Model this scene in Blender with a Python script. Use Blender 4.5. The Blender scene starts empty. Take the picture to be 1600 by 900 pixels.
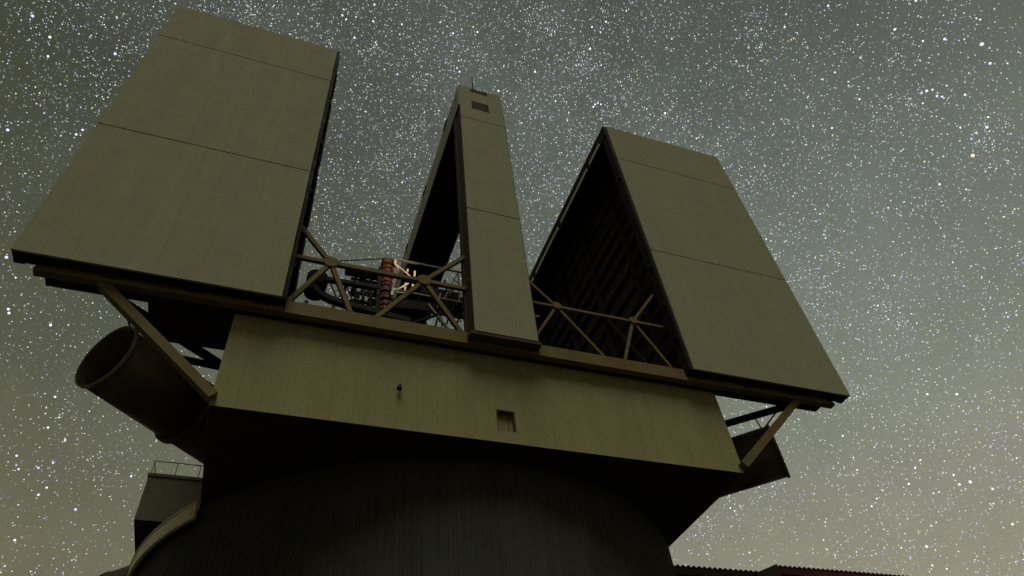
import bpy, math, random
from mathutils import Vector, Matrix
R = math.radians
random.seed(11)
scene = bpy.context.scene
C = scene.collection

# ------------------------------------------------------------------ camera
OZ = 1.6                                   # eye height; building heights below are measured from the eye
YAW, PITCH, ROLL = 0.432062, 0.809007, -0.127212
FWD = Vector((math.sin(YAW)*math.cos(PITCH), math.cos(YAW)*math.cos(PITCH), math.sin(PITCH)))
_r0 = Vector((math.cos(YAW), -math.sin(YAW), 0)); _u0 = _r0.cross(FWD)
RIGHT = math.cos(ROLL)*_r0 + math.sin(ROLL)*_u0
UP = -math.sin(ROLL)*_r0 + math.cos(ROLL)*_u0
cam_d = bpy.data.cameras.new('camera'); cam = bpy.data.objects.new('camera', cam_d); C.objects.link(cam)
cam_d.lens = 24.0; cam_d.sensor_width = 36.0; cam_d.clip_start = 0.1; cam_d.clip_end = 60000
M3 = Matrix((RIGHT, UP, -FWD)).transposed()
cam.matrix_world = Matrix.Translation((0, 0, OZ)) @ M3.to_4x4()
scene.camera = cam
def ray(px, py):
    return FWD + RIGHT*((px-800)/1066.667) - UP*((py-450)/1066.667)
def at(px, py, Y):                         # photo pixel -> point on the plane at depth Y (eye-relative height)
    d = ray(px, py); d = d*(Y/d.y); return (d.x, d.y, d.z)

# ------------------------------------------------------------------ night sky
world = bpy.data.worlds.new('World'); scene.world = world; world.use_nodes = True
wn = world.node_tree.nodes; wl = world.node_tree.links
for n in list(wn): wn.remove(n)
w_out = wn.new('ShaderNodeOutputWorld'); w_bg = wn.new('ShaderNodeBackground')
w_tc = wn.new('ShaderNodeTexCoord'); w_sep = wn.new('ShaderNodeSeparateXYZ')
wl.new(w_tc.outputs['Generated'], w_sep.inputs[0])
w_el = wn.new('ShaderNodeValToRGB')        # airglow: brighter low down, dimmer overhead
wl.new(w_sep.outputs['Z'], w_el.inputs[0])
cr = w_el.color_ramp; cr.elements[0].position = 0.0; cr.elements[0].color = (0.330, 0.250, 0.155, 1)
cr.elements[1].position = 1.0; cr.elements[1].color = (0.074, 0.082, 0.067, 1)
for pos, col in ((0.38, (0.216, 0.202, 0.142)), (0.50, (0.168, 0.170, 0.122)), (0.66, (0.124, 0.134, 0.104)), (0.84, (0.090, 0.101, 0.083))):
    e = cr.elements.new(pos); e.color = (*col, 1)
w_dot = wn.new('ShaderNodeVectorMath'); w_dot.operation = 'DOT_PRODUCT'
wl.new(w_tc.outputs['Generated'], w_dot.inputs[0]); w_dot.inputs[1].default_value = (0.88, 0.47, 0.0)
w_map = wn.new('ShaderNodeMapRange'); w_map.inputs['From Min'].default_value = -0.6; w_map.inputs['From Max'].default_value = 0.9
w_map.inputs['To Min'].default_value = 0.50; w_map.inputs['To Max'].default_value = 1.18
wl.new(w_dot.outputs['Value'], w_map.inputs['Value'])
w_noi = wn.new('ShaderNodeTexNoise'); w_noi.inputs['Scale'].default_value = 5.0; w_noi.inputs['Detail'].default_value = 9; w_noi.inputs['Roughness'].default_value = 0.62
w_nm = wn.new('ShaderNodeMapRange'); w_nm.inputs['From Min'].default_value = 0.3; w_nm.inputs['From Max'].default_value = 0.7
w_nm.inputs['To Min'].default_value = 0.90; w_nm.inputs['To Max'].default_value = 1.10
wl.new(w_tc.outputs['Generated'], w_noi.inputs['Vector']); wl.new(w_noi.outputs['Fac'], w_nm.inputs['Value'])
w_mul = wn.new('ShaderNodeMath'); w_mul.operation = 'MULTIPLY'
wl.new(w_map.outputs[0], w_mul.inputs[0]); wl.new(w_nm.outputs[0], w_mul.inputs[1])
w_tm = wn.new('ShaderNodeMapRange'); w_tm.inputs['From Min'].default_value = -0.25; w_tm.inputs['From Max'].default_value = 0.75
wl.new(w_dot.outputs['Value'], w_tm.inputs['Value'])
w_tn = wn.new('ShaderNodeMix'); w_tn.data_type = 'RGBA'                 # warmer and dimmer away from the bright side of the airglow
w_tn.inputs[6].default_value = (0.79, 0.765, 0.58, 1); w_tn.inputs[7].default_value = (1.0, 1.06, 1.12, 1)
wl.new(w_tm.outputs[0], w_tn.inputs[0])
w_cm = wn.new('ShaderNodeMix'); w_cm.data_type = 'RGBA'; w_cm.blend_type = 'MULTIPLY'; w_cm.inputs[0].default_value = 1.0
wl.new(w_el.outputs[0], w_cm.inputs[6]); wl.new(w_tn.outputs[2], w_cm.inputs[7])
wl.new(w_cm.outputs[2], w_bg.inputs['Color']); wl.new(w_mul.outputs[0], w_bg.inputs['Strength'])
MILKY = ray(860, 150).cross(ray(1310, 440)).normalized()              # pole of the Milky Way band
w_md = wn.new('ShaderNodeVectorMath'); w_md.operation = 'DOT_PRODUCT'; w_md.inputs[1].default_value = MILKY
wl.new(w_tc.outputs['Generated'], w_md.inputs[0])
w_ma = wn.new('ShaderNodeMath'); w_ma.operation = 'ABSOLUTE'; wl.new(w_md.outputs['Value'], w_ma.inputs[0])
w_mr = wn.new('ShaderNodeMapRange'); w_mr.interpolation_type = 'SMOOTHSTEP'
w_mr.inputs['From Min'].default_value = 0.34; w_mr.inputs['From Max'].default_value = 0.0
wl.new(w_ma.outputs[0], w_mr.inputs['Value'])
w_n2 = wn.new('ShaderNodeTexNoise'); w_n2.inputs['Scale'].default_value = 11.0; w_n2.inputs['Detail'].default_value = 8
wl.new(w_tc.outputs['Generated'], w_n2.inputs['Vector'])
w_m2 = wn.new('ShaderNodeMapRange'); w_m2.inputs['From Min'].default_value = 0.34; w_m2.inputs['From Max'].default_value = 0.70
w_m2.inputs['To Min'].default_value = 0.55; w_m2.inputs['To Max'].default_value = 1.5
wl.new(w_n2.outputs['Fac'], w_m2.inputs['Value'])
w_mm = wn.new('ShaderNodeMath'); w_mm.operation = 'MULTIPLY'; wl.new(w_mr.outputs[0], w_mm.inputs[0]); wl.new(w_m2.outputs[0], w_mm.inputs[1])
w_b2 = wn.new('ShaderNodeBackground'); w_b2.inputs['Color'].default_value = (0.020, 0.023, 0.025, 1); wl.new(w_mm.outputs[0], w_b2.inputs['Strength'])
w_as = wn.new('ShaderNodeAddShader'); wl.new(w_bg.outputs[0], w_as.inputs[0]); wl.new(w_b2.outputs[0], w_as.inputs[1])
wl.new(w_as.outputs[0], w_out.inputs['Surface'])

# ------------------------------------------------------------------ soft night light from the front left
sun_d = bpy.data.lights.new('sun', 'SUN'); sun = bpy.data.objects.new('sun', sun_d); C.objects.link(sun)
sun_d.energy = 1.6; sun_d.angle = R(34); sun_d.color = (1.0, 0.97, 0.74)
sdir = Vector((0.12, 0.42, -0.90)).normalized()
sun.rotation_euler = sdir.to_track_quat('-Z', 'Y').to_euler(); sun.location = (-20, -40, 60)

vs = scene.view_settings
vs.view_transform = 'Standard'; vs.look = 'None'; vs.exposure = 0.0; vs.gamma = 1.0; vs.use_curve_mapping = False
scene.cycles.use_denoising = False
scene.cycles.max_bounces = 6

# ------------------------------------------------------------------ materials
def mat(name, col, rough=0.6, metal=0.0, var=0.12, scale=0.6, streak=0.0, fine=0.0, rib=0.0, ribw=0.3, bump=0.0, tint=None, spec=0.25, tscale=0.35, objvar=0.0):
    m = bpy.data.materials.new(name); m.use_nodes = True
    nt = m.node_tree; N = nt.nodes; L = nt.links
    b = N['Principled BSDF']; b.inputs['Roughness'].default_value = rough; b.inputs['Metallic'].default_value = metal
    b.inputs['Specular IOR Level'].default_value = spec
    geo = N.new('ShaderNodeNewGeometry')
    def noise(sc3, det=6, rgh=0.6):
        mp = N.new('ShaderNodeMapping'); mp.inputs['Scale'].default_value = sc3
        L.new(geo.outputs['Position'], mp.inputs['Vector'])
        n = N.new('ShaderNodeTexNoise'); n.inputs['Scale'].default_value = 1.0; n.inputs['Detail'].default_value = det
        n.inputs['Roughness'].default_value = rgh
        L.new(mp.outputs[0], n.inputs['Vector']); return n.outputs['Fac']
    def rng(v, lo, hi, a=0.3, z=0.7):
        r = N.new('ShaderNodeMapRange'); r.inputs['From Min'].default_value = a; r.inputs['From Max'].default_value = z
        r.inputs['To Min'].default_value = lo; r.inputs['To Max'].default_value = hi
        L.new(v, r.inputs['Value']); return r.outputs[0]
    def mulv(a, c):
        q = N.new('ShaderNodeMath'); q.operation = 'MULTIPLY'; L.new(a, q.inputs[0]); L.new(c, q.inputs[1]); return q.outputs[0]
    f = rng(noise((scale, scale, scale)), 1-var, 1+var)
    if streak: f = mulv(f, rng(noise((2.6, 2.6, 0.11), 4), 1-streak, 1+streak))
    if fine: f = mulv(f, rng(noise((9, 9, 9), 3, 0.8), 1-fine, 1+fine))
    if objvar:                              # sheet to sheet difference
        oi = N.new('ShaderNodeObjectInfo'); f = mulv(f, rng(oi.outputs['Random'], 1-objvar, 1+objvar, 0, 1))
    hs = N.new('ShaderNodeMix'); hs.data_type = 'RGBA'; hs.blend_type = 'MULTIPLY'; hs.inputs[0].default_value = 1.0
    if tint:                                # weathering shifts the hue a little as well
        tm = N.new('ShaderNodeMix'); tm.data_type = 'RGBA'
        tm.inputs[6].default_value = (*col, 1); tm.inputs[7].default_value = (*tint, 1)
        L.new(rng(noise((tscale, tscale, tscale*.7), 5), 0, 1, 0.38, 0.66), tm.inputs[0]); L.new(tm.outputs[2], hs.inputs[6])
    else:
        hs.inputs[6].default_value = (*col, 1)
    cmb = N.new('ShaderNodeCombineXYZ')
    for k in range(3): L.new(f, cmb.inputs[k])
    L.new(cmb.outputs[0], hs.inputs[7]); L.new(hs.outputs[2], b.inputs['Base Color'])
    L.new(rng(noise((1.3, 1.3, 1.3)), max(0, rough-0.12), min(1, rough+0.12)), b.inputs['Roughness'])
    if rib or bump:
        bp = N.new('ShaderNodeBump'); bp.inputs['Distance'].default_value = 0.03; bp.inputs['Strength'].default_value = rib or bump
        if rib:
            sx = N.new('ShaderNodeSeparateXYZ'); L.new(geo.outputs['Position'], sx.inputs[0])
            ad = N.new('ShaderNodeMath'); ad.operation = 'ADD'; L.new(sx.outputs[0], ad.inputs[0]); L.new(sx.outputs[1], ad.inputs[1])
            ml = N.new('ShaderNodeMath'); ml.operation = 'MULTIPLY'; ml.inputs[1].default_value = 2*math.pi/ribw; L.new(ad.outputs[0], ml.inputs[0])
            si = N.new('ShaderNodeMath'); si.operation = 'SINE'; L.new(ml.outputs[0], si.inputs[0])
            L.new(si.outputs[0], bp.inputs['Height'])
        else:
            L.new(noise((14, 14, 14), 5), bp.inputs['Height'])
        L.new(bp.outputs[0], b.inputs['Normal'])
    return m
M = {
 'shutter':  mat('shutter_cladding', (0.254, 0.250, 0.182), 0.85, spec=0.04, var=0.035, streak=0.04, fine=0.15, rib=0.10, ribw=0.23, tint=(0.226, 0.238, 0.168), tscale=2.2, objvar=0.022),
 'wall':     mat('wall_cladding', (0.246, 0.232, 0.132), 0.85, spec=0.05, var=0.04, streak=0.05, fine=0.11, rib=0.14, ribw=0.254, tint=(0.224, 0.219, 0.118), tscale=1.6, objvar=0.03),
 'roofside': mat('roof_edge_cladding', (0.27, 0.262, 0.212), 0.6, var=0.1, fine=0.06),
 'steel':    mat('beige_painted_steel', (0.138, 0.116, 0.055), 0.7, spec=0.06, var=0.12, scale=1.5, fine=0.08, tint=(0.128, 0.093, 0.042)),
 'trim':     mat('brown_trim', (0.060, 0.044, 0.030), 0.7, spec=0.08, var=0.2),
 'dark':     mat('dark_painted_steel', (0.016, 0.012, 0.011), 0.8, spec=0.08, var=0.2),
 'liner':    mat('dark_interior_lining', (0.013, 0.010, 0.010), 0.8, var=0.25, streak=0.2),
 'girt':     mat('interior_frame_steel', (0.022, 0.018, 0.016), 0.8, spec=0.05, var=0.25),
 'soffit':   mat('dark_soffit', (0.022, 0.019, 0.016), 0.85, var=0.2),
 'duct':     mat('brown_weathered_duct', (0.098, 0.082, 0.060), 0.65, spec=0.1, var=0.2, scale=1.0, fine=0.1, tint=(0.06, 0.045, 0.03)),
 'ductrim':  mat('duct_rim', (0.20, 0.155, 0.085), 0.55, var=0.15),
 'pier':     mat('dark_grey_pier_cladding', (0.053, 0.057, 0.047), 0.8, spec=0.05, var=0.16, streak=0.12, fine=0.05, tint=(0.046, 0.051, 0.042)),
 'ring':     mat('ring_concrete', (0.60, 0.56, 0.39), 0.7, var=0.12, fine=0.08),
 'cabin':    mat('cabin_brown_metal', (0.185, 0.168, 0.130), 0.6, var=0.12, streak=0.1),
 'rail':     mat('galvanised_rail', (0.35, 0.34, 0.28), 0.45, 0.3, var=0.1),
 'window':   mat('window_blind', (0.20, 0.17, 0.11), 0.4, var=0.12),
 'vent':     mat('brown_vent_louvre', (0.048, 0.034, 0.018), 0.8, spec=0.05, var=0.15),
 'tele':     mat('telescope_black_steel', (0.011, 0.009, 0.011), 0.7, spec=0.1, var=0.2),
 'grey':     mat('telescope_grey_steel', (0.22, 0.20, 0.17), 0.45, var=0.15),
 'red':      mat('orange_red_bellows', (0.105, 0.021, 0.011), 0.6, var=0.2, scale=2.0),
 'seal':     mat('pale_seal_strip', (0.40, 0.36, 0.30), 0.6, var=0.1),
 'glint':    mat('painted_glint', (0.80, 0.76, 0.66), 0.35, var=0.05),  # near-white colour paints the lamp glints onto small telescope parts
 'roof':     mat('dark_metal_roof', (0.045, 0.030, 0.026), 0.6, var=0.2),
 'roof_redglow':  mat('red_glow_painted_roof', (0.065, 0.012, 0.014), 0.6, var=0.2),  # red glow along the roof edge is put into the roof colour
 'ground':   mat('dark_gravel', (0.060, 0.055, 0.046), 0.95, var=0.3, scale=0.3, fine=0.25, bump=0.5),
}

# ------------------------------------------------------------------ mesh helpers
class MB:
    def __init__(s): s.v = []; s.f = []
    def add(s, vs, fs):
        o = len(s.v); s.v += [tuple(p) for p in vs]; s.f += [tuple(i+o for i in f) for f in fs]; return s
    def box(s, x0, x1, y0, y1, z0, z1):
        return s.add([(x0,y0,z0),(x1,y0,z0),(x1,y1,z0),(x0,y1,z0),(x0,y0,z1),(x1,y0,z1),(x1,y1,z1),(x0,y1,z1)],
                     [(0,3,2,1),(4,5,6,7),(0,1,5,4),(1,2,6,5),(2,3,7,6),(3,0,4,7)])
    def beam(s, p, q, w, h=None, up=(0,0,1)):
        p = Vector(p); q = Vector(q); d = (q-p).normalized(); u = Vector(up)
        if abs(d.dot(u)) > 0.98: u = Vector((0,1,0))
        a = d.cross(u).normalized()*w/2; b = a.cross(d).normalized()*(h or w)/2
        return s.add([p-a-b,p+a-b,p+a+b,p-a+b,q-a-b,q+a-b,q+a+b,q-a+b],
                     [(0,3,2,1),(4,5,6,7),(0,1,5,4),(1,2,6,5),(2,3,7,6),(3,0,4,7)])
    def tube(s, p, q, r, n=10, r2=None):
        p = Vector(p); q = Vector(q); d = (q-p).normalized(); u = Vector((0,0,1)) if abs(d.z) < 0.9 else Vector((1,0,0))
        a = d.cross(u).normalized(); b = a.cross(d); r2 = r if r2 is None else r2
        vs = [p+r*(math.cos(t)*a+math.sin(t)*b) for t in [2*math.pi*k/n for k in range(n)]]
        vs += [q+r2*(math.cos(t)*a+math.sin(t)*b) for t in [2*math.pi*k/n for k in range(n)]]
        fs = [(k,k+n,(k+1)%n+n,(k+1)%n) for k in range(n)] + [tuple(range(n)), tuple(range(2*n-1,n-1,-1))]
        return s.add(vs, fs)
    def shell(s, p, q, r, th, n=48):          # an open pipe with a wall thickness
        p = Vector(p); q = Vector(q); d = (q-p).normalized(); a = d.cross(Vector((0,0,1))).normalized(); b = a.cross(d)
        vs = []
        for c, rr in ((p,r),(q,r),(q,r-th),(p,r-th)):
            vs += [c+rr*(math.cos(t)*a+math.sin(t)*b) for t in [2*math.pi*k/n for k in range(n)]]
        fs = []
        for g in range(4):
            h = (g+1) % 4
            fs += [(g*n+k, g*n+(k+1)%n, h*n+(k+1)%n, h*n+k) for k in range(n)]
        return s.add(vs, fs)
    def prism(s, pts, y0, y1):                # polygon in XZ pushed through Y
        n = len(pts)
        vs = [(x,y0,z) for x,z in pts] + [(x,y1,z) for x,z in pts]
        return s.add(vs, [tuple(range(n)), tuple(range(2*n-1,n-1,-1))] + [(k,k+n,(k+1)%n+n,(k+1)%n) for k in range(n)])
    def lathe(s, c, prof, n=96):              # closed profile of (radius, z) turned about the vertical through c
        m = len(prof); vs = []
        for k in range(n):
            t = 2*math.pi*k/n
            vs += [(c[0]+r*math.cos(t), c[1]+r*math.sin(t), z) for r, z in prof]
        fs = [(k*m+j, ((k+1)%n)*m+j, ((k+1)%n)*m+(j+1)%m, k*m+(j+1)%m) for k in range(n) for j in range(m)]
        return s.add(vs, fs)
    def build(s, name, m, parent=None, smooth=False):
        root = parent
        o = Vector((0,0,0))
        while root is not None: o = o + root.location; root = root.parent
        me = bpy.data.meshes.new(name)
        me.from_pydata([(x-o.x, y-o.y, z+OZ-o.z) for x, y, z in s.v], [], s.f); me.update()
        import bmesh
        bm = bmesh.new(); bm.from_mesh(me); bmesh.ops.recalc_face_normals(bm, faces=bm.faces); bm.to_mesh(me); bm.free()
        if smooth:
            for p in me.polygons: p.use_smooth = len(p.vertices) == 4
        me.materials.append(M[m] if isinstance(m, str) else m)
        ob = bpy.data.objects.new(name, me); C.objects.link(ob); ob.parent = parent
        return ob
def tag(o, label=None, cat=None, group=None, kind=None):
    if label: o['label'] = label
    if cat: o['category'] = cat
    if group: o['group'] = group
    if kind: o['kind'] = kind
    return o
def thing(name, loc, label, cat, group=None):
    o = bpy.data.objects.new(name, None); C.objects.link(o); o.location = loc; o.empty_display_size = 1
    return tag(o, label, cat, group)
def copy_at(src, dx=0, dy=0, dz=0):
    c = src.copy(); C.objects.link(c); c.location = src.location + Vector((dx, dy, dz)); return c

# ------------------------------------------------------------------ ground and stars
g = MB()
NG = 40; S = 6000.0
for i in range(NG+1):
    for j in range(NG+1):
        fx = (i/NG*2-1); fy = (j/NG*2-1)
        x = math.copysign(abs(fx)**3, fx)*S; y = math.copysign(abs(fy)**3, fy)*S
        d = math.hypot(x-11, y-45)
        z = 0 if d < 60 else -0.06*(d-60) if d < 1500 else -86.4
        g.v.append((x, y, z-OZ))
g.f = [(i*(NG+1)+j, (i+1)*(NG+1)+j, (i+1)*(NG+1)+j+1, i*(NG+1)+j+1) for i in range(NG) for j in range(NG)]
tag(g.build('ground', 'ground'), kind='structure')

def build_stars():
    rs = random.Random(5)
    DIST = 20000.0; PX = 1.0/682.7                       # one pixel of a 1024 px wide frame, in radians
    verts = []; faces = []; cols = []
    def star(d, rpx, col, n=5):
        d = d.normalized(); a = d.cross(Vector((0.3, 0.2, 1))).normalized(); b = d.cross(a); r = rpx*PX*DIST; c = d*DIST
        o = len(verts); t0 = rs.uniform(0, 6.28)
        for k in range(n):
            t = t0+2*math.pi*k/n; verts.append(tuple(c+a*(r*math.cos(t))+b*(r*math.sin(t))))
        verts.append(tuple(c-d*r))
        if n > 3: verts.append(tuple(c+d*r))
        for k in range(n):
            faces.append((o+k, o+(k+1) % n, o+n))
            if n > 3: faces.append((o+(k+1) % n, o+k, o+n+1))
        if n == 3: faces.append((o, o+2, o+1))
        cols.extend([(*col, 1.0)]*(n+(2 if n > 3 else 1)))
    def tintc(br, warm):
        if warm < 0.13: c = (1.0, 0.82, 0.58)
        elif warm < 0.45: c = (1.0, 0.97, 0.90)
        elif warm < 0.85: c = (0.90, 0.96, 1.0)
        else: c = (0.66, 0.74, 1.0)
        return tuple(br*k for k in c)
    # a band of denser stars with knots in it
    pole = MILKY
    knots = []
    for _ in range(900):
        z = rs.uniform(0.08, 1); t = rs.uniform(0, 2*math.pi); q = math.sqrt(1-z*z); knots.append(Vector((q*math.cos(t), q*math.sin(t), z)))
    import numpy as np
    rg = np.random.default_rng(5)
    NS = 900000
    z = rg.uniform(0.05, 1, NS); t = rg.uniform(0, 2*np.pi, NS); q = np.sqrt(1-z*z)
    D = np.stack([q*np.cos(t), q*np.sin(t), z], 1)
    kn = np.array([tuple(k) for k in knots])
    mk = rg.random(NS) < 0.16
    D[mk] = kn[rg.integers(0, len(kn), mk.sum())] + rg.normal(0, 1, (mk.sum(), 3))*rg.choice([.008, .016, .035], mk.sum())[:, None]
    D /= np.linalg.norm(D, axis=1)[:, None]
    keep = (D[:, 2] > 0.04) & (rg.random(NS) < 0.20+0.46*np.exp(-((D @ np.array(pole))/0.34)**2))
    D = D[keep]; n = len(D)
    mag = rg.random(n)**-0.58                            # heavy tail of bright stars
    rp = np.where(mag < 2.2, rg.uniform(.40, .66, n), np.where(mag < 7, rg.uniform(.48, .70, n), np.where(mag < 22, rg.uniform(.58, .82, n), rg.uniform(.80, 1.06, n))))
    br = np.where(mag < 2.2, 0.17+0.25*(mag-1)+rg.uniform(0, .07, n), np.where(mag < 7, np.minimum(0.58+0.22*(mag-2.2), 1.2), np.where(mag < 22, 1.15, 1.25)))
    pal = np.array([(1.0, .84, .64), (1.0, .97, .92), (.88, .95, 1.0), (.66, .75, 1.0)])
    col = pal[np.searchsorted([.10, .36, .70], rg.random(n))]*br[:, None]
    A = np.cross(D, np.array([.3, .2, 1.0])); A /= np.linalg.norm(A, axis=1)[:, None]; Bv = np.cross(D, A)
    th = rg.uniform(0, 6.28, n)[:, None]; A, Bv = A*np.cos(th)+Bv*np.sin(th), Bv*np.cos(th)-A*np.sin(th)
    r_ = (rp*PX*DIST)[:, None]; c_ = D*DIST
    small = np.stack([c_+r_*(A+.0*Bv), c_+r_*(-.5*A+.866*Bv), c_+r_*(-.5*A-.866*Bv), c_-r_*D], 1).reshape(-1, 3)
    i0 = (np.arange(n)*4)[:, None]
    sf = np.concatenate([i0+np.array([[0, 1, 3]]), i0+np.array([[1, 2, 3]]), i0+np.array([[2, 0, 3]]), i0+np.array([[0, 2, 1]])], 1).reshape(-1, 3)
    verts.extend(map(tuple, small)); faces.extend(map(tuple, sf.tolist()))
    cols.extend((a_, b_, c2, 1.0) for a_, b_, c2 in np.repeat(col, 4, 0).tolist())
    W = (1.0, 0.98, 0.94); B = (0.72, 0.74, 1.0); O = (1.0, 0.84, 0.62)
    for px, py, r, c in [(1534,69,2.3,B),(1520,243,2.3,O),(1547,99,1.7,B),(1457,140,1.5,B),(1448,142,1.8,B),(1440,145,1.3,B),(1464,150,1.5,B),
        (1472,151,1.3,B),(1398,46,1.5,W),(1476,61,1.7,B),(1508,148,1.4,W),(1542,199,1.6,B),(1544,183,1.2,W),(1468,288,1.6,B),(1442,64,1.2,W),(1294,9,1.5,B),(1431,1,1.4,W),
        (1300,200,1.5,B),(1343,155,1.3,W),(1226,42,1.3,W),(1039,177,1.6,W),(1516,753,2.0,B),(1430,731,1.5,B),(1448,854,1.8,B),(1317,681,1.5,B),
        (1499,757,1.5,W),(1490,742,1.3,W),(1551,764,1.4,W),(1582,819,1.4,W),(1495,616,1.6,W),(1449,616,1.4,W),(1362,791,1.2,W),(1420,756,1.4,W),
        (51,25,1.7,B),(78,58,1.7,W),(180,84,1.8,B),(12,203,1.8,B),(119,210,1.6,B),(129,203,1.5,B),(75,88,1.4,W),(10,402,1.9,B),(13,483,1.7,B),(14,489,1.6,W),
        (79,508,1.6,W),(86,620,1.4,W),(75,668,1.4,W),(118,796,1.6,B),(60,773,1.4,W),(60,731,1.3,B),(26,712,1.4,B),(29,733,1.3,B),(23,844,1.4,W),(205,744,1.5,B),(73,762,1.3,W),(83,723,1.3,B),
        (585,7,1.6,B),(535,24,1.5,B),(554,59,1.5,B),(583,33,1.3,W),(628,38,1.4,B),(541,30,1.2,W),(708,52,1.3,W),(746,50,1.4,W),(922,76,1.6,W),(925,42,1.3,W),(947,34,1.3,W),(836,112,1.5,W),(779,142,1.5,W),
        (718,112,1.5,B),(714,106,1.2,B),(930,163,1.5,B),(934,161,1.3,B),(927,167,1.3,W),(939,163,1.2,W),(868,158,1.2,W),(621,116,1.3,B)]:
        star(ray(px, py), r*0.62, tuple(1.35*k for k in c), 8)
    me = bpy.data.meshes.new('stars'); me.from_pydata([(x, y, z+OZ) for x, y, z in verts], [], faces)
    at_ = me.color_attributes.new('tone', 'FLOAT_COLOR', 'POINT')
    at_.data.foreach_set('color', [k for c in cols for k in c])
    m = bpy.data.materials.new('starlight'); m.use_nodes = True; N = m.node_tree.nodes; L = m.node_tree.links
    for n_ in list(N): N.remove(n_)
    o = N.new('ShaderNodeOutputMaterial'); e = N.new('ShaderNodeEmission'); a = N.new('ShaderNodeAttribute'); a.attribute_name = 'tone'
    L.new(a.outputs['Color'], e.inputs['Color']); L.new(e.outputs[0], o.inputs['Surface'])
    m.cycles.emission_sampling = 'NONE'
    me.materials.append(m)
    ob = bpy.data.objects.new('stars', me); C.objects.link(ob)
    tag(ob, 'dense field of white and bluish stars across the night sky', 'stars', kind='stuff')
build_stars()

# ------------------------------------------------------------------ key dimensions (heights above the eye)
XC = 10.88
BX0, BX1, BY0, BY1 = -2.84, 24.60, 26.30, 60.0            # rotating body
BZ0, BZ1 = 18.96, 24.49
PY = 25.0                                                 # face of the shutters and centre pillar
PZ0, SEAM1, SEAM2, PZ1 = 24.93, 35.84, 47.65, 52.80
RY1 = 53.6                                                # rear face of the roof

# ------------------------------------------------------------------ fixed pier
pier = thing('observatory_pier', (XC, 44.7, 0), 'dark ribbed cylindrical base under the rotating observatory hall', 'tower')
pw = MB(); NR = 264; prof = []
for k in range(NR):
    t = 2*math.pi*k/NR
    for dt, rr in ((0.0, 16.765), (0.42, 16.765), (0.50, 16.80), (0.92, 16.80)):
        a = t+dt*2*math.pi/NR; prof.append((XC+rr*math.cos(a), 44.7+rr*math.sin(a)))
m_ = len(prof)
pw.v = [(x, y, -OZ-0.2) for x, y in prof] + [(x, y, 18.93) for x, y in prof]
pw.f = [(k, (k+1)%m_, (k+1)%m_+m_, k+m_) for k in range(m_)]
pw.build('wall', 'pier', pier)
def arc(a0, a1, r0, r1, z0, z1, n=36):
    mb = MB(); m = n+1
    for rr, z in ((r0, z0), (r1, z0), (r1, z1), (r0, z1)):
        mb.v += [(XC+rr*math.cos(R(a0+(a1-a0)*k/n)), 44.7+rr*math.sin(R(a0+(a1-a0)*k/n)), z) for k in range(m)]
    for g_ in range(4):
        h_ = (g_+1) % 4
        mb.f += [(g_*m+k, g_*m+k+1, h_*m+k+1, h_*m+k) for k in range(n)]
    mb.f += [(0, m, 2*m, 3*m), (n, m+n, 2*m+n, 3*m+n)]
    return mb
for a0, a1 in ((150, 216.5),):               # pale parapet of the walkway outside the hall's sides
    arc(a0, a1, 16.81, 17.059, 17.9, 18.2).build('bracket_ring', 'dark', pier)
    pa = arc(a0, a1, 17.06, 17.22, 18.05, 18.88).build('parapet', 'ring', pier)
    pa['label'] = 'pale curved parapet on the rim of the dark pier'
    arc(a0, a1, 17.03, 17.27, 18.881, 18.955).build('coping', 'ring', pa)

# ------------------------------------------------------------------ rotating body
enc = thing('observatory_hall', (XC, 44.7, 0), 'beige clad rotating observatory hall with open centre pillar and side rails', 'observatory')
# structural walls behind the cladding, open top
WZ0, WZ1 = 19.64, 20.92; NPAN = 27; PWD = (BX1-BX0)/NPAN; wx0 = BX0+13*PWD
MB().box(BX0+.12, wx0-.01, BY0+.12, BY0+.40, BZ0+.02, BZ1).box(wx0+PWD+.01, BX1-.12, BY0+.12, BY0+.40, BZ0+.02, BZ1).box(wx0-.009, wx0+PWD+.009, BY0+.12, BY0+.40, BZ0+.02, WZ0-.01).box(wx0-.009, wx0+PWD+.009, BY0+.12, BY0+.40, WZ1+.01, BZ1).build('front_wall', 'liner', enc)
MB().box(BX0+.06, BX0+.40, BY0+.42, BY1-.06, BZ0+.02, BZ1+.3).build('side_wall', 'wall', enc)
MB().box(BX1-.40, BX1-.06, BY0+.42, BY1-.06, BZ0+.02, BZ1+.3).build('side_wall', 'wall', enc)
MB().box(BX0, BX1, BY1-.05, BY1+.3, BZ0+.02, BZ1+.3).build('rear_wall', 'wall', enc)
MB().box(BX0+.02, BX1-.02, BY0+.02, BY1-.02, BZ0-.002, BZ0+.018).build('soffit', 'soffit', enc)
MB().box(BX0+.45, BX1-.45, BY0+.45, BY1-.1, BZ0+.30, BZ0+.45).build('deck', 'soffit', enc)
NPAN = 27; PWD = (BX1-BX0)/NPAN
WZ0, WZ1 = 19.64, 20.92
first = None
for k in range(NPAN):
    x0 = BX0+k*PWD
    if k == 13:
        MB().box(x0+.002, x0+PWD-.002, BY0, BY0+.10, BZ0, WZ0).build('cladding_panel', 'wall', enc)
        MB().box(x0+.002, x0+PWD-.002, BY0, BY0+.10, WZ1, BZ1).build('cladding_panel', 'wall', enc)
    elif first is None:
        first = MB().box(x0+.002, x0+PWD-.002, BY0, BY0+.10, BZ0, BZ1).build('cladding_panel', 'wall', enc); k0 = k
    else:
        copy_at(first, dx=(k-k0)*PWD, dy=random.uniform(0, .006))
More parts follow.
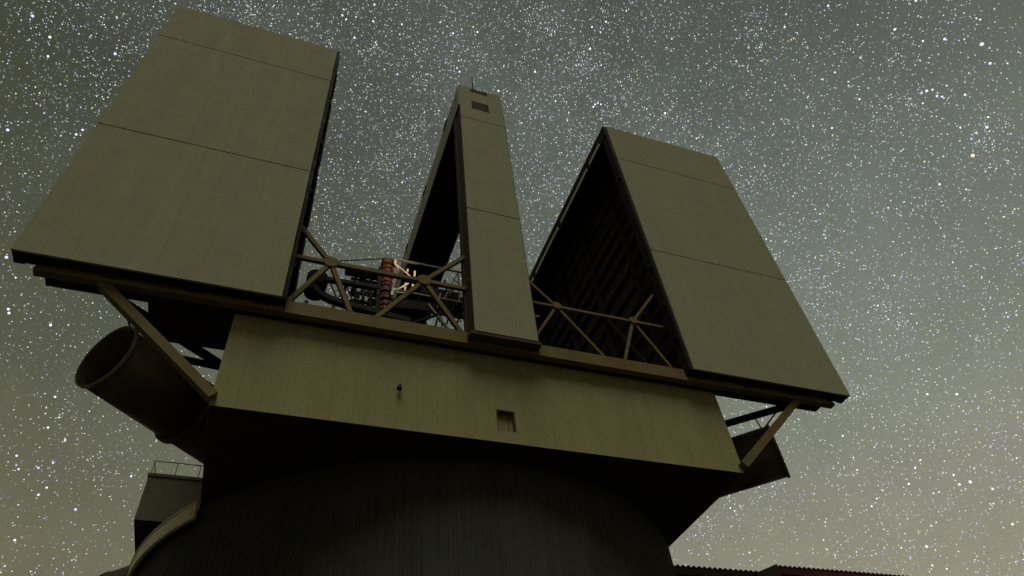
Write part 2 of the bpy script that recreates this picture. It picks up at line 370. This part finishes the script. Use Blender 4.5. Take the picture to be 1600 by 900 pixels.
for s in (0, 1):                                           # side cladding returns
    x = BX0 if s == 0 else BX1
    MB().box(*((x, x+.05) if s == 0 else (x-.05, x)), BY0+.101, BY0+3.0, BZ0, BZ1+.2).build('corner_panel', 'wall', enc)
wx0 = BX0+13*PWD
win = MB()
for bx in ((wx0+.01, wx0+.05, WZ0+.01, WZ1-.01), (wx0+PWD-.05, wx0+PWD-.01, WZ0+.01, WZ1-.01), (wx0+.051, wx0+PWD-.051, WZ0+.01, WZ0+.05), (wx0+.051, wx0+PWD-.051, WZ1-.05, WZ1-.01)):
    win.box(bx[0], bx[1], BY0+.02, BY0+.38, bx[2], bx[3])
win = win.build('window', 'steel', enc); win['label'] = 'small recessed square window'
MB().box(wx0+.052, wx0+PWD-.052, BY0+.30, BY0+.37, WZ0+.052, WZ1-.052).build('pane', 'window', win)
MB().box(wx0+.70, wx0+.73, BY0+.26, BY0+.299, WZ0+.052, WZ1-.052).build('mullion', 'steel', win)
wl_ = MB().tube((5.40, BY0-.02, 21.42), (5.40, BY0-.20, 21.38), .04, 8).build('wall_fixture', 'dark', enc)
MB().tube((5.40, BY0-.20, 21.44), (5.36, BY0-.21, 21.14), .06, 10, .14).build('shade', 'dark', wl_)
MB().box(5.33, 5.47, BY0-.03, BY0-.001, 21.33, 21.52).build('bracket', 'dark', wl_)

# rails carrying the shutters
RZ0, RZ1 = 24.49, 25.34
for name, y0, y1 in (('front', 25.66, 26.02),):
    rb = MB().box(-11.45, 33.20, y0, y1, RZ0+.002, RZ1).build('rail_beam', 'steel', enc)
    MB().box(-11.45, 33.20, y0-.05, y0-.002, RZ0, RZ0+.24).build('flange', 'steel', rb)
    MB().box(-11.40, 33.15, y0+.10, y0+.24, RZ1+.001, RZ1+.12).build('track', 'dark', rb)
    for xs in (-0.62, 8.86, 12.92, 22.46):
        MB().box(xs-.03, xs+.03, y0-.055, y0-.051, RZ0+.02, RZ1-.02).build('splice_plate', 'dark', rb)
    MB().box(-11.0, 32.35, y1+.001, y1+.50, RZ0-.01, RZ1-.18).build('box_girder', 'dark', enc)
MB().box(-0.4, 22.2, 26.54, 26.95, 24.80, 25.6).build('sill_beam', 'dark', enc)
for (px, py) in ((479, 470), (521, 479)):
    p = at(px, py, 25.9); sp = MB().tube((p[0], 25.9, RZ1), (p[0], 25.9, RZ1+.34), .09, 10).build('rail_post', 'steel', enc)
    MB().tube((p[0], 25.9, RZ1+.34), (p[0], 25.9, RZ1+.50), .11, 10, .05).build('cap', 'dark', sp)
# struts under the cantilevered rail ends
for s in (-1, 1):
    X = lambda d: XC+s*d
    MB().beam((X(19.55), 25.92, 24.55), (X(13.62), 26.12, 19.25), .46, .44).build('brace', 'steel', enc)
    st = MB().beam((X(19.2), 26.3, 24.42), (X(13.60), 30.0, 23.9), .30, .34).build('rear_strut', 'dark', enc)
    MB().beam((X(17.3), 27.55, 24.2), (X(18.0), 28.0, 23.6), .07).beam((X(18.6), 26.8, 24.3), (X(18.05), 28.0, 23.6), .07).build('hanger', 'dark', st)
MB().beam(at(280, 560, 31), (-2.80, 31, at(341, 574, 31)[2]), .24, .30).build('strut', 'dark', enc)
MB().beam(at(303, 539, 31.2), (-2.80, 31.2, at(346, 574, 31.2)[2]), .18, .2).build('strut', 'dark', enc)

# ventilation ducts leaving the sides at 45 degrees
for s in (-1, 1):
    n = Vector((-s*.7071, .7071, 0)); c0 = Vector((XC+s*18.78, 28.2, 22.3))
    dct = MB().shell(c0, c0+n*4.9, 1.62, .05).build('air_duct', 'duct', enc, True)
    dct['label'] = 'large round brown air duct set diagonally at the side'
    MB().shell(c0-n*.06, c0+n*.10, 1.70, .075).build('rim', 'ductrim', dct, True)
    MB().shell(c0+n*4.80, c0+n*5.05, 1.80, .20).build('flange', 'duct', dct, True)
    MB().tube(c0+n*4.92, c0+n*8.2, 1.62, 48).build('inner_duct', 'duct', dct, True)
    MB().tube(c0+n*4.5, c0+n*4.56, 1.56, 48).build('damper', 'liner', dct)

# fixed chamber walls above the body: ribbed inside
for s in (-1, 1):
    X = lambda d: XC+s*d
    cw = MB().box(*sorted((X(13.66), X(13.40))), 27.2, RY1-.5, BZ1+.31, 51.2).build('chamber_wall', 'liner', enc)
    for k in range(5):
        y = 29.2+k*5.4
        MB().box(*sorted((X(13.399), X(13.05))), y, y+.26, BZ1+.4, 51.0).build('post', 'girt', cw)
    for k in range(15):
        z = 26.2+k*1.65+random.uniform(-.35, .35)
        MB().box(*sorted((X(13.399), X(13.18+random.uniform(0, .12)))), 27.4, RY1-.6, z, z+.08).build('girt', 'girt', cw)
    for k in range(4):
        MB().beam((X(13.05), 29.4+k*5.4, 27+6*(k % 2)), (X(13.05), 34.7+k*5.4, 39-4*(k % 2)), .2).build('wall_brace', 'girt', cw)
    MB().box(*sorted((X(13.8), X(13.2))), 27.2, RY1-.5, 51.201, 51.9).build('top_rail', 'dark', cw)
MB().box(BX0+.4, BX1-.4, RY1-.49, RY1-.1, BZ1+.31, 49.7).build('rear_chamber_wall', 'liner', enc)

# rear duct on the side of the cabin
n = Vector((.7071, -.7071, 0)); c0 = Vector((-8.1, 51.6, 20.95))
dct = MB().shell(c0, c0+n*4.4, 1.62, .05).build('air_duct', 'duct', enc, True); dct['label'] = 'round brown air duct below the railed cabin'
MB().shell(c0-n*.06, c0+n*.10, 1.70, .075).build('rim', 'ductrim', dct, True)
MB().tube(c0+n*4.3, c0+n*7.3, 1.56, 40).build('inner_duct', 'duct', dct, True)

# side cabin with a railed roof, on the side wall
cab = MB().box(-7.70, -2.86, 48.0, 53.0, 24.70, 28.0).build('side_cabin', 'cabin', enc)
cab['label'] = 'brown metal side cabin with a railed flat roof'
MB().box(-7.78, -2.86, 47.92, 53.08, 28.001, 28.22).build('roof_slab', 'cabin', cab)
MB().box(-7.66, -2.9, 48.04, 52.96, 24.66, 24.699).build('underside', 'soffit', cab)
for k in range(4):
    MB().beam((-7.6+k*1.55, 48.0, 28.22), (-7.6+k*1.55, 48.0, 29.2), .06).build('railing_post', 'rail', cab)
for k in range(1, 4):
    MB().beam((-7.6, 48.0+k*1.6, 28.22), (-7.6, 48.0+k*1.6, 29.2), .06).build('railing_post', 'rail', cab)
MB().beam((-7.63, 48.0, 29.22), (-2.97, 48.0, 29.22), .06).beam((-7.6, 48.06, 29.22), (-7.6, 52.9, 29.22), .06).build('handrail', 'rail', cab)
MB().box(-7.0, -2.9, 48.2, 49.0, BZ0+.2, BZ0+.5).build('bracket_beam', 'dark', enc)

# ------------------------------------------------------------------ window-sill truss across both openings
NZ, CZ0, CZ1 = 29.42, 25.58, 32.35
TY = 26.3
def bar(p, q, w=.26): MB().beam((p[0], TY, p[1]), (q[0], TY, q[1]), w, w*.9, up=(0,1,0)).build('truss_bar', 'steel', enc)
for side in (0, 1):
    mx = (lambda x: x) if side == 0 else (lambda x: 2*10.75-x)
    w = .25 if side == 0 else .17
    n1, n2 = (mx(1.26), NZ), (mx(6.57), NZ)
    bar((mx(-.95), NZ), n1, w); bar(n1, n2, w); bar(n2, (mx(9.2), NZ), w)
    bar((mx(-.95), 32.4), n1, w); bar((mx(-.70), CZ0), n1, w); bar((mx(2.75), CZ0), n1, w)
    bar((mx(9.15), 32.35), n2, w); bar((mx(3.82), CZ0), n2, w); bar((mx(8.85), CZ0), n2, w)
    for n_ in (n1, n2):
        MB().prism([(n_[0]+(.40-.12*side)*math.cos(a)*1.1, n_[1]+(.40-.12*side)*math.sin(a)) for a in [k*math.pi/4+.2 for k in range(8)]], TY-.17, TY-.13).build('gusset_plate', 'steel', enc)

# ------------------------------------------------------------------ centre pillar, an arch from front to back
PX0, PX1 = 9.07, 12.70
pil = MB().box(PX0+.05, PX1+.10, PY+.121, 26.75, PZ0-.02, 49.8).build('centre_pillar', 'trim', enc)
pil['label'] = 'narrow beige centre pillar arching from the front over the roof'
SEAMS = [(PZ0, SEAM1-.04), (SEAM1+.04, SEAM2-.04), (SEAM2+.04, PZ1)]
for z0, z1 in SEAMS[:2]:
    MB().box(PX0, PX1, PY, PY+.12, z0, z1).build('panel', 'shutter', pil)
vx0, vx1, vz0, vz1 = 10.05, 11.50, 49.30, 50.58
top = MB().box(PX0, vx0, PY, PY+.12, SEAMS[2][0], PZ1).box(vx1, PX1, PY, PY+.12, SEAMS[2][0], PZ1)
top.box(vx0+.001, vx1-.001, PY, PY+.12, SEAMS[2][0], vz0).box(vx0+.001, vx1-.001, PY, PY+.12, vz1, 52.05)
top.build('panel', 'shutter', pil)
MB().box(9.80, 11.60, PY+.03, PY+.119, 52.06, 52.74).build('vent_slot', 'vent', pil)
lv = MB().box(vx0+.01, vx1-.01, PY+.08, PY+.119, vz0+.01, vz1-.01).build('vent', 'vent', pil)
for k in range(5):
    MB().box(vx0+.02, vx1-.02, PY+.03, PY+.079, vz0+.03+k*.25, vz0+.25+k*.25).build('louvre', 'vent', lv)
MB().box(PX0+.02, PX1, 25.13, RY1, 49.8, 52.78).build('roof_girder', 'soffit', pil)
for k in range(4):
    y0 = 25.13+k*7.12
    fp = MB().box(PX0-.06, PX0+.018, y0+.02, min(y0+7.10, RY1), 49.82, 52.85).build('fascia_panel', 'roofside', pil)
    MB().box(PX0-.11, PX0-.061, y0+3.2, y0+4.3, 52.45, 52.84).build('clip', 'dark', pil)
MB().box(PX1+.002, PX1+.08, 25.13, RY1, 49.82, 52.85).build('fascia_panel', 'roofside', pil)
MB().box(PX0+.02, PX1, RY1-1.6, RY1-.01, 25.0, 49.78).build('rear_leg', 'trim', pil)
MB().box(PX0-.02, PX0+.049, 26.35, 26.76, 25.0, 49.7).build('corner_post', 'trim', pil)
MB().box(PX0-.25, PX1+.20, PY+.03, 25.60, 24.72, PZ0-.021).build('base_skirt', 'trim', pil)
MB().tube((10.65, 26, PZ1), (10.72, 26, 57.0), .065, 6, .04).build('antenna', 'dark', pil)

# ------------------------------------------------------------------ sliding shutters
def shutter(s, label):
    xi, xo = XC+s*11.72, XC+s*23.28                        # inner and outer edges
    lo, hi = min(xi, xo), max(xi, xo)
    t = thing('roof_shutter', ((xi+xo)/2, 42.7, PZ0+OZ), label, 'shutter', 'sliding shutters rolled apart on the rails')
    NSH = 10; sw = (hi-lo)/NSH                             # vertical cladding sheets in three tiers
    for z0, z1 in SEAMS:
        sh = MB().box(lo+.002, lo+sw-.002, PY, PY+.12, z0, z1).build('front_panel', 'shutter', t)
        for k in range(1, NSH): copy_at(sh, dx=k*sw, dy=random.uniform(-.003, .003))
    e = .22                                                # dark frame stands a little inside the opening
    fi = xi-s*e
    fl, fh = min(fi, xo), max(fi, xo)
    fr = MB()
    fr.box(*sorted((fi, xi+s*.45)), PY+.121, PY+.85, PZ0+.01, PZ1-.02)
    fr.box(fl+.5, fh-.5, PY+.121, PY+.44, PZ0+.01, PZ0+.5)
    fr.box(*sorted((xo-s*.02, xo-s*.46)), PY+.121, PY+.85, PZ0+.01, PZ1-.02)
    fr.build('edge_frame', 'dark', t)
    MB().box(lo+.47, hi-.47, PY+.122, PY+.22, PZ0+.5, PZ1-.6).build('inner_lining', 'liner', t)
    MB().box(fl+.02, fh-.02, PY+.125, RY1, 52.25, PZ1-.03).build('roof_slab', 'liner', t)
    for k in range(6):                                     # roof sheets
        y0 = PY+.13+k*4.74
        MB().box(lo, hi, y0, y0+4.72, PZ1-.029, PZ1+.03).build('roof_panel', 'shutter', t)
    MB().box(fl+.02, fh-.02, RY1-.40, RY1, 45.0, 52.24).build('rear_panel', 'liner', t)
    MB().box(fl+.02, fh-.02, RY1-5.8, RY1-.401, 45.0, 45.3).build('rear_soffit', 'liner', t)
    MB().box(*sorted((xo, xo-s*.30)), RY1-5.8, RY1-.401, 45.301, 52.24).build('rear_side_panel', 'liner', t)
    MB().box(*sorted((xo, xo-s*.25)), PY+.86, RY1-5.81, 51.2, 52.24).build('outer_edge_beam', 'dark', t)
    for k in range(5):
        y = 29.5+k*4.6
        MB().box(fl+.6, fh-.3, y, y+.30, 51.6, 52.24).build('roof_rib', 'girt', t)
    for k in range(5):                                     # inside of the front leaf
        x = lo+1.6+k*2.1
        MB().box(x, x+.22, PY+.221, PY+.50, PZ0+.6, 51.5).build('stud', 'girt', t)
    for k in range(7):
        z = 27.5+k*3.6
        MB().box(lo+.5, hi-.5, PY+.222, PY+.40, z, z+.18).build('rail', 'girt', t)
    # fascia along the inner roof edge with pale seal strips
    MB().box(*sorted((fi-s*.06, fi-s*.001)), PY+.14, RY1, 51.30, PZ1+.04).build('fascia', 'dark', t)
    for y0, y1 in ((26.3, 28.4), (29.0, 35.2), (36.0, 42.0), (42.8, 47.5), (48.2, 53.0)):
        MB().box(*sorted((fi-s*.14, fi-s*.061)), y0, y1, 51.35, 51.75).build('seal_strip', 'seal', t)
    for z in (27.5, 30.4, 34.2, 39.6, 45.0):
        MB().box(*sorted((fi-s*.12, fi-s*.001)), PY+.25, PY+.5, z, z+.34).build('latch', 'dark', t)
    # bogies on the rail, front and rear
    for x in (lo+.7, lo+4.0, lo+7.6, hi-.9):
        bg = MB().box(x-.35, x+.35, PY+.445, 25.655, PZ0-.10, PZ0+.35).build('bogie', 'dark', t)
        MB().tube((x, PY+.58, PZ0+.55), (x, PY+.82, PZ0+.55), .21, 16).build('wheel', 'dark', bg)
    MB().box(lo+.1, hi-.1, PY+.441, PY+.60, PZ0-.02, PZ0+.45).build('carriage_beam', 'dark', t)
    return t
shutter(-1, 'beige roof shutter over the big open-mouthed duct and railed cabin side')
shutter(1, 'beige roof shutter on the corrugated low roof side showing its ribbed interior')

# ------------------------------------------------------------------ telescope
tel = thing('telescope', (5.0, 37, BZ0+.45+OZ), 'dark truss telescope with orange-red column seen through the open roof', 'telescope')
mb = MB()
for x in (4.5, 7.5, 14.0, 17.0):
    for y in (34.5, 41): mb.beam((x, y, BZ0+.45), (x, y, 32.6), .7)
mb.box(2, 19.5, 34, 41.5, BZ0+.451, 22.0)
mb.build('mount', 'tele', tel)
for y in (33.6, 35.0):
    pts = [at(px, py, y) for px, py in ((488, 448), (499, 459), (513, 467), (530, 473), (550, 479), (574, 485), (602, 493), (640, 503))]
    mb = MB()
    for p, q in zip(pts, pts[1:]): mb.beam(p, q, .42, .46, up=(0,1,0))
    mb.build('c_ring', 'tele', tel)
dc = at(495, 440, 34)
MB().tube((dc[0], 33.5, dc[2]), (dc[0], 35.2, dc[2]), .72, 24).build('drum', 'tele', tel)
MB().tube((dc[0], 33.4, dc[2]), (dc[0], 33.49, dc[2]), .60, 24).build('drum_cover', 'dark', tel)
MB().beam(at(505, 436, 34), at(600, 452, 34), .34).build('upper_beam', 'tele', tel)
MB().beam(at(540, 421, 34.5), at(604, 432, 34.5), .62).build('top_box', 'tele', tel)
for px0, px1 in ((512, 505), (516, 527), (540, 528), (541, 553), (566, 556), (570, 582)):
    MB().beam(at(px0, 440+(px0-505)*.17, 34), at(px1, 462+(px1-505)*.27, 33.8), .09).build('lattice_bar', 'tele', tel)
for px in (556, 568, 580, 592):
    MB().beam(at(px, 424, 34.6), at(px-1, 492, 34.6), .17).build('lattice_post', 'tele', tel)
for k in range(6):
    MB().beam(at(548, 424+k*11, 34.8), at(606, 434+k*11, 34.8), .13).build('lattice_rail', 'tele', tel)
for k in range(4):
    MB().beam(at(545, 428+k*14, 36), at(600, 424+k*18, 36.3), .14).build('lattice_bar', 'tele', tel)
col = MB().tube((5.72, 34.0, 31.0), (5.72, 34.0, 38.9), .34, 20).build('column', 'red', tel, True)
col['label'] = 'orange-red ribbed column'
for k in range(11):
    zc = 33.7+k*.46+random.uniform(-.1, .1); rr = random.uniform(.40, .50)
    MB().lathe((5.72, 34.0), [(.345, zc), (rr, zc+.03), (rr, zc+random.uniform(.16, .36)), (.345, zc+.38)], 10).build('collar', 'red', col)
MB().tube((5.72, 34.0, 38.9), (5.72, 34.0, 39.4), .50, 20).build('cap', 'red', col)
MB().beam((5.30, 34.1, 31.0), (5.30, 34.1, 38.6), .5).build('backing_column', 'tele', tel)
# boom from the column towards the other side
for (y, m) in ((33.7, 'grey'), (35.3, 'tele')):
    for z in (36.2, 39.55):
        MB().beam((6.2, y, z), (17.5, y, z), .13).build('boom_chord', m, tel)
    for k in range(9):
        x = 6.35+k*1.2
        if k > 2: MB().beam((x, y, 36.2), (x+(1.2 if k % 2 else 0), y, 39.5), .10).build('boom_diagonal', m, tel)
def gl(pts, w, name='end_fitting', m='glint'):
    mb = MB()
    for (x0, y0, x1, y1) in pts: mb.beam(at(x0, y0, 33.5), at(x1, y1, 33.5), w)
    mb.build(name, m, tel)
gl([(618, 407, 617, 413), (617, 413, 622, 419)], .17)
gl([(612, 462, 613, 456), (613, 455, 618, 452)], .19)
gl([(618, 454, 638, 443)], .09, 'boom_diagonal'); gl([(622, 416, 642, 433)], .09, 'boom_diagonal')
gl([(614, 456, 632, 458)], .07, 'boom_diagonal')
for px, py, h in ((637, 421, 4), (648, 424, 8), (633, 449, 6), (634, 443, 2), (645, 445, 3), (721, 461, 4)):
    gl([(px, py, px-.5, py+h)], .13, 'bracket')
MB().beam(at(604, 404, 33.9), at(528, 408, 33.9), .06).build('cable', 'dark', tel)
hp, hq = at(655, 452, 37), at(740, 486, 37)
MB().box(hp[0], hq[0]+2.5, 36.0, 38.0, hq[2], hp[2]-.6).build('instrument_housing', 'tele', tel)
MB().beam(at(612, 480, 35.5), at(672, 486, 35.5), 1.0, .9).build('arm_body', 'tele', tel)
for k in range(5):
    MB().beam((8.0+k*.8, 33.2, 31.2), (8.9+k*.7, 33.4, 34.8), .11).build('lattice_bar', 'girt', tel)
MB().beam((7.0, 33.0, 32.2), (10.5, 33.0, 34.6), .16).build('lattice_bar', 'girt', tel)
MB().beam((8.6, 33.0, 34.6), (10.9, 33.0, 31.2), .16).build('lattice_bar', 'grey', tel)

# cable runs and pipework
rt = random.Random(3)
for k in range(34):
    x0, y0 = rt.uniform(536, 602), rt.uniform(424, 486); Yd = rt.uniform(34.2, 37.5)
    x1, y1 = x0+rt.uniform(-16, 16), y0+rt.uniform(-14, 18)
    MB().tube(at(x0, y0, Yd), at(x1, y1, Yd+rt.uniform(-.5, .5)), rt.choice((.03, .05, .09)), 6).build('pipe', rt.choice(('tele', 'tele', 'girt')), tel)
for k in range(30):
    x0, y0 = rt.uniform(664, 730), rt.uniform(428, 505); Yd = rt.uniform(32.5, 36)
    x1, y1 = x0+rt.uniform(-14, 14), y0+rt.uniform(6, 24)
    MB().tube(at(x0, y0, Yd), at(x1, y1, Yd+rt.uniform(-.5, .5)), rt.choice((.03, .05, .08)), 6).build('pipe', rt.choice(('tele', 'girt', 'grey')), tel)
for px, py, w_, h_ in ((562, 430, 10, 9), (585, 446, 9, 12), (548, 452, 7, 6), (574, 468, 11, 8), (592, 478, 8, 9)):
    p0 = at(px, py, 35.4); p1 = at(px+w_, py+h_, 35.4)
    MB().box(p0[0], p1[0], 35.2, 35.8, p1[2], p0[2]).build('cabinet', 'tele', tel)
for k in range(5):
    gl([(608+rt.uniform(-1, 6), 418+k*13, 610+rt.uniform(0, 6), 423+k*13)], .10, 'clamp', 'red')

# small warm work lamp on the back of the centre pillar
lamp = MB().box(10.5, 10.7, 26.76, 26.90, 33.9, 34.1).build('work_lamp', 'dark', enc)
em = bpy.data.materials.new('lamp_glow'); em.use_nodes = True
b = em.node_tree.nodes['Principled BSDF']; b.inputs['Emission Color'].default_value = (1, .62, .25, 1); b.inputs['Emission Strength'].default_value = 6
MB().tube((10.6, 26.91, 34.0), (10.6, 27.02, 34.0), .07, 10, .04).build('bulb', em, lamp)
ld = bpy.data.lights.new('lamp_light', 'SPOT'); lo_ = bpy.data.objects.new('lamp_light', ld); C.objects.link(lo_)
ld.energy = 2200; ld.color = (1, .62, .28); ld.spot_size = R(26); ld.spot_blend = .5; ld.shadow_soft_size = .08
lo_.parent = lamp; lo_.location = Vector((10.6, 27.08, 34.0+OZ))-enc.location
lo_.rotation_euler = (Vector((6.6, 33.7, 38.2))-Vector((10.6, 27.08, 34.0))).to_track_quat('-Z', 'Y').to_euler()

# ------------------------------------------------------------------ low buildings beside the pier
def lowbuilding(name, label, x0, x1, y0, y1, z, rm, slant=None):
    t = thing(name, ((x0+x1)/2, (y0+y1)/2, 0), label, 'building')
    MB().box(x0+.3, x1-.3, y0+.4, y1, -OZ, z-.25).build('wall', 'roof', t)
    mb = MB(); n = int((x1-x0)/.40); w = (x1-x0)/n       # corrugated roof sheets, wavy at the eave
    prof = []
    for k in range(n):
        for f_, h in ((0, 0), (.18, .0), (.36, .13), (.64, .13), (.82, 0)): prof.append((x0+(k+f_)*w, z+h))
    prof.append((x1, z))
    m = len(prof); rise = 1.2
    for dy, dz in ((0, 0), (y1-y0, rise)):
        mb.v += [(x, y0+dy, zz+dz) for x, zz in prof] + [(x, y0+dy, zz+dz-.06) for x, zz in prof]
    for k in range(m-1):
        mb.f += [(k, k+1, 2*m+k+1, 2*m+k), (m+k, 3*m+k, 3*m+k+1, m+k+1), (k, m+k, m+k+1, k+1), (2*m+k, 2*m+k+1, 3*m+k+1, 3*m+k)]
    mb.build('roof', rm, t)
    MB().box(x0, x1, y0+.02, y0+.12, z-.5, z-.061).build('eave_board', rm, t)
    if slant:
        MB().prism(slant, y0-.1, y1).build('verge', 'roof', t)
    return t
q0 = at(1058, 882, 37); q1 = at(1186, 893.5, 37); q2 = at(1208, 882, 36.4)
lowbuilding('service_building', 'low dark corrugated-roof service building abutting the ribbed pier', 22.5, q1[0]+.4, 37, 50, q0[2]-.12, 'roof')
lowbuilding('storage_building', 'dark corrugated-roof building with painted red glow beyond the lower service building', q2[0], 62, 36.4, 52, q2[2]-.12, 'roof_redglow',
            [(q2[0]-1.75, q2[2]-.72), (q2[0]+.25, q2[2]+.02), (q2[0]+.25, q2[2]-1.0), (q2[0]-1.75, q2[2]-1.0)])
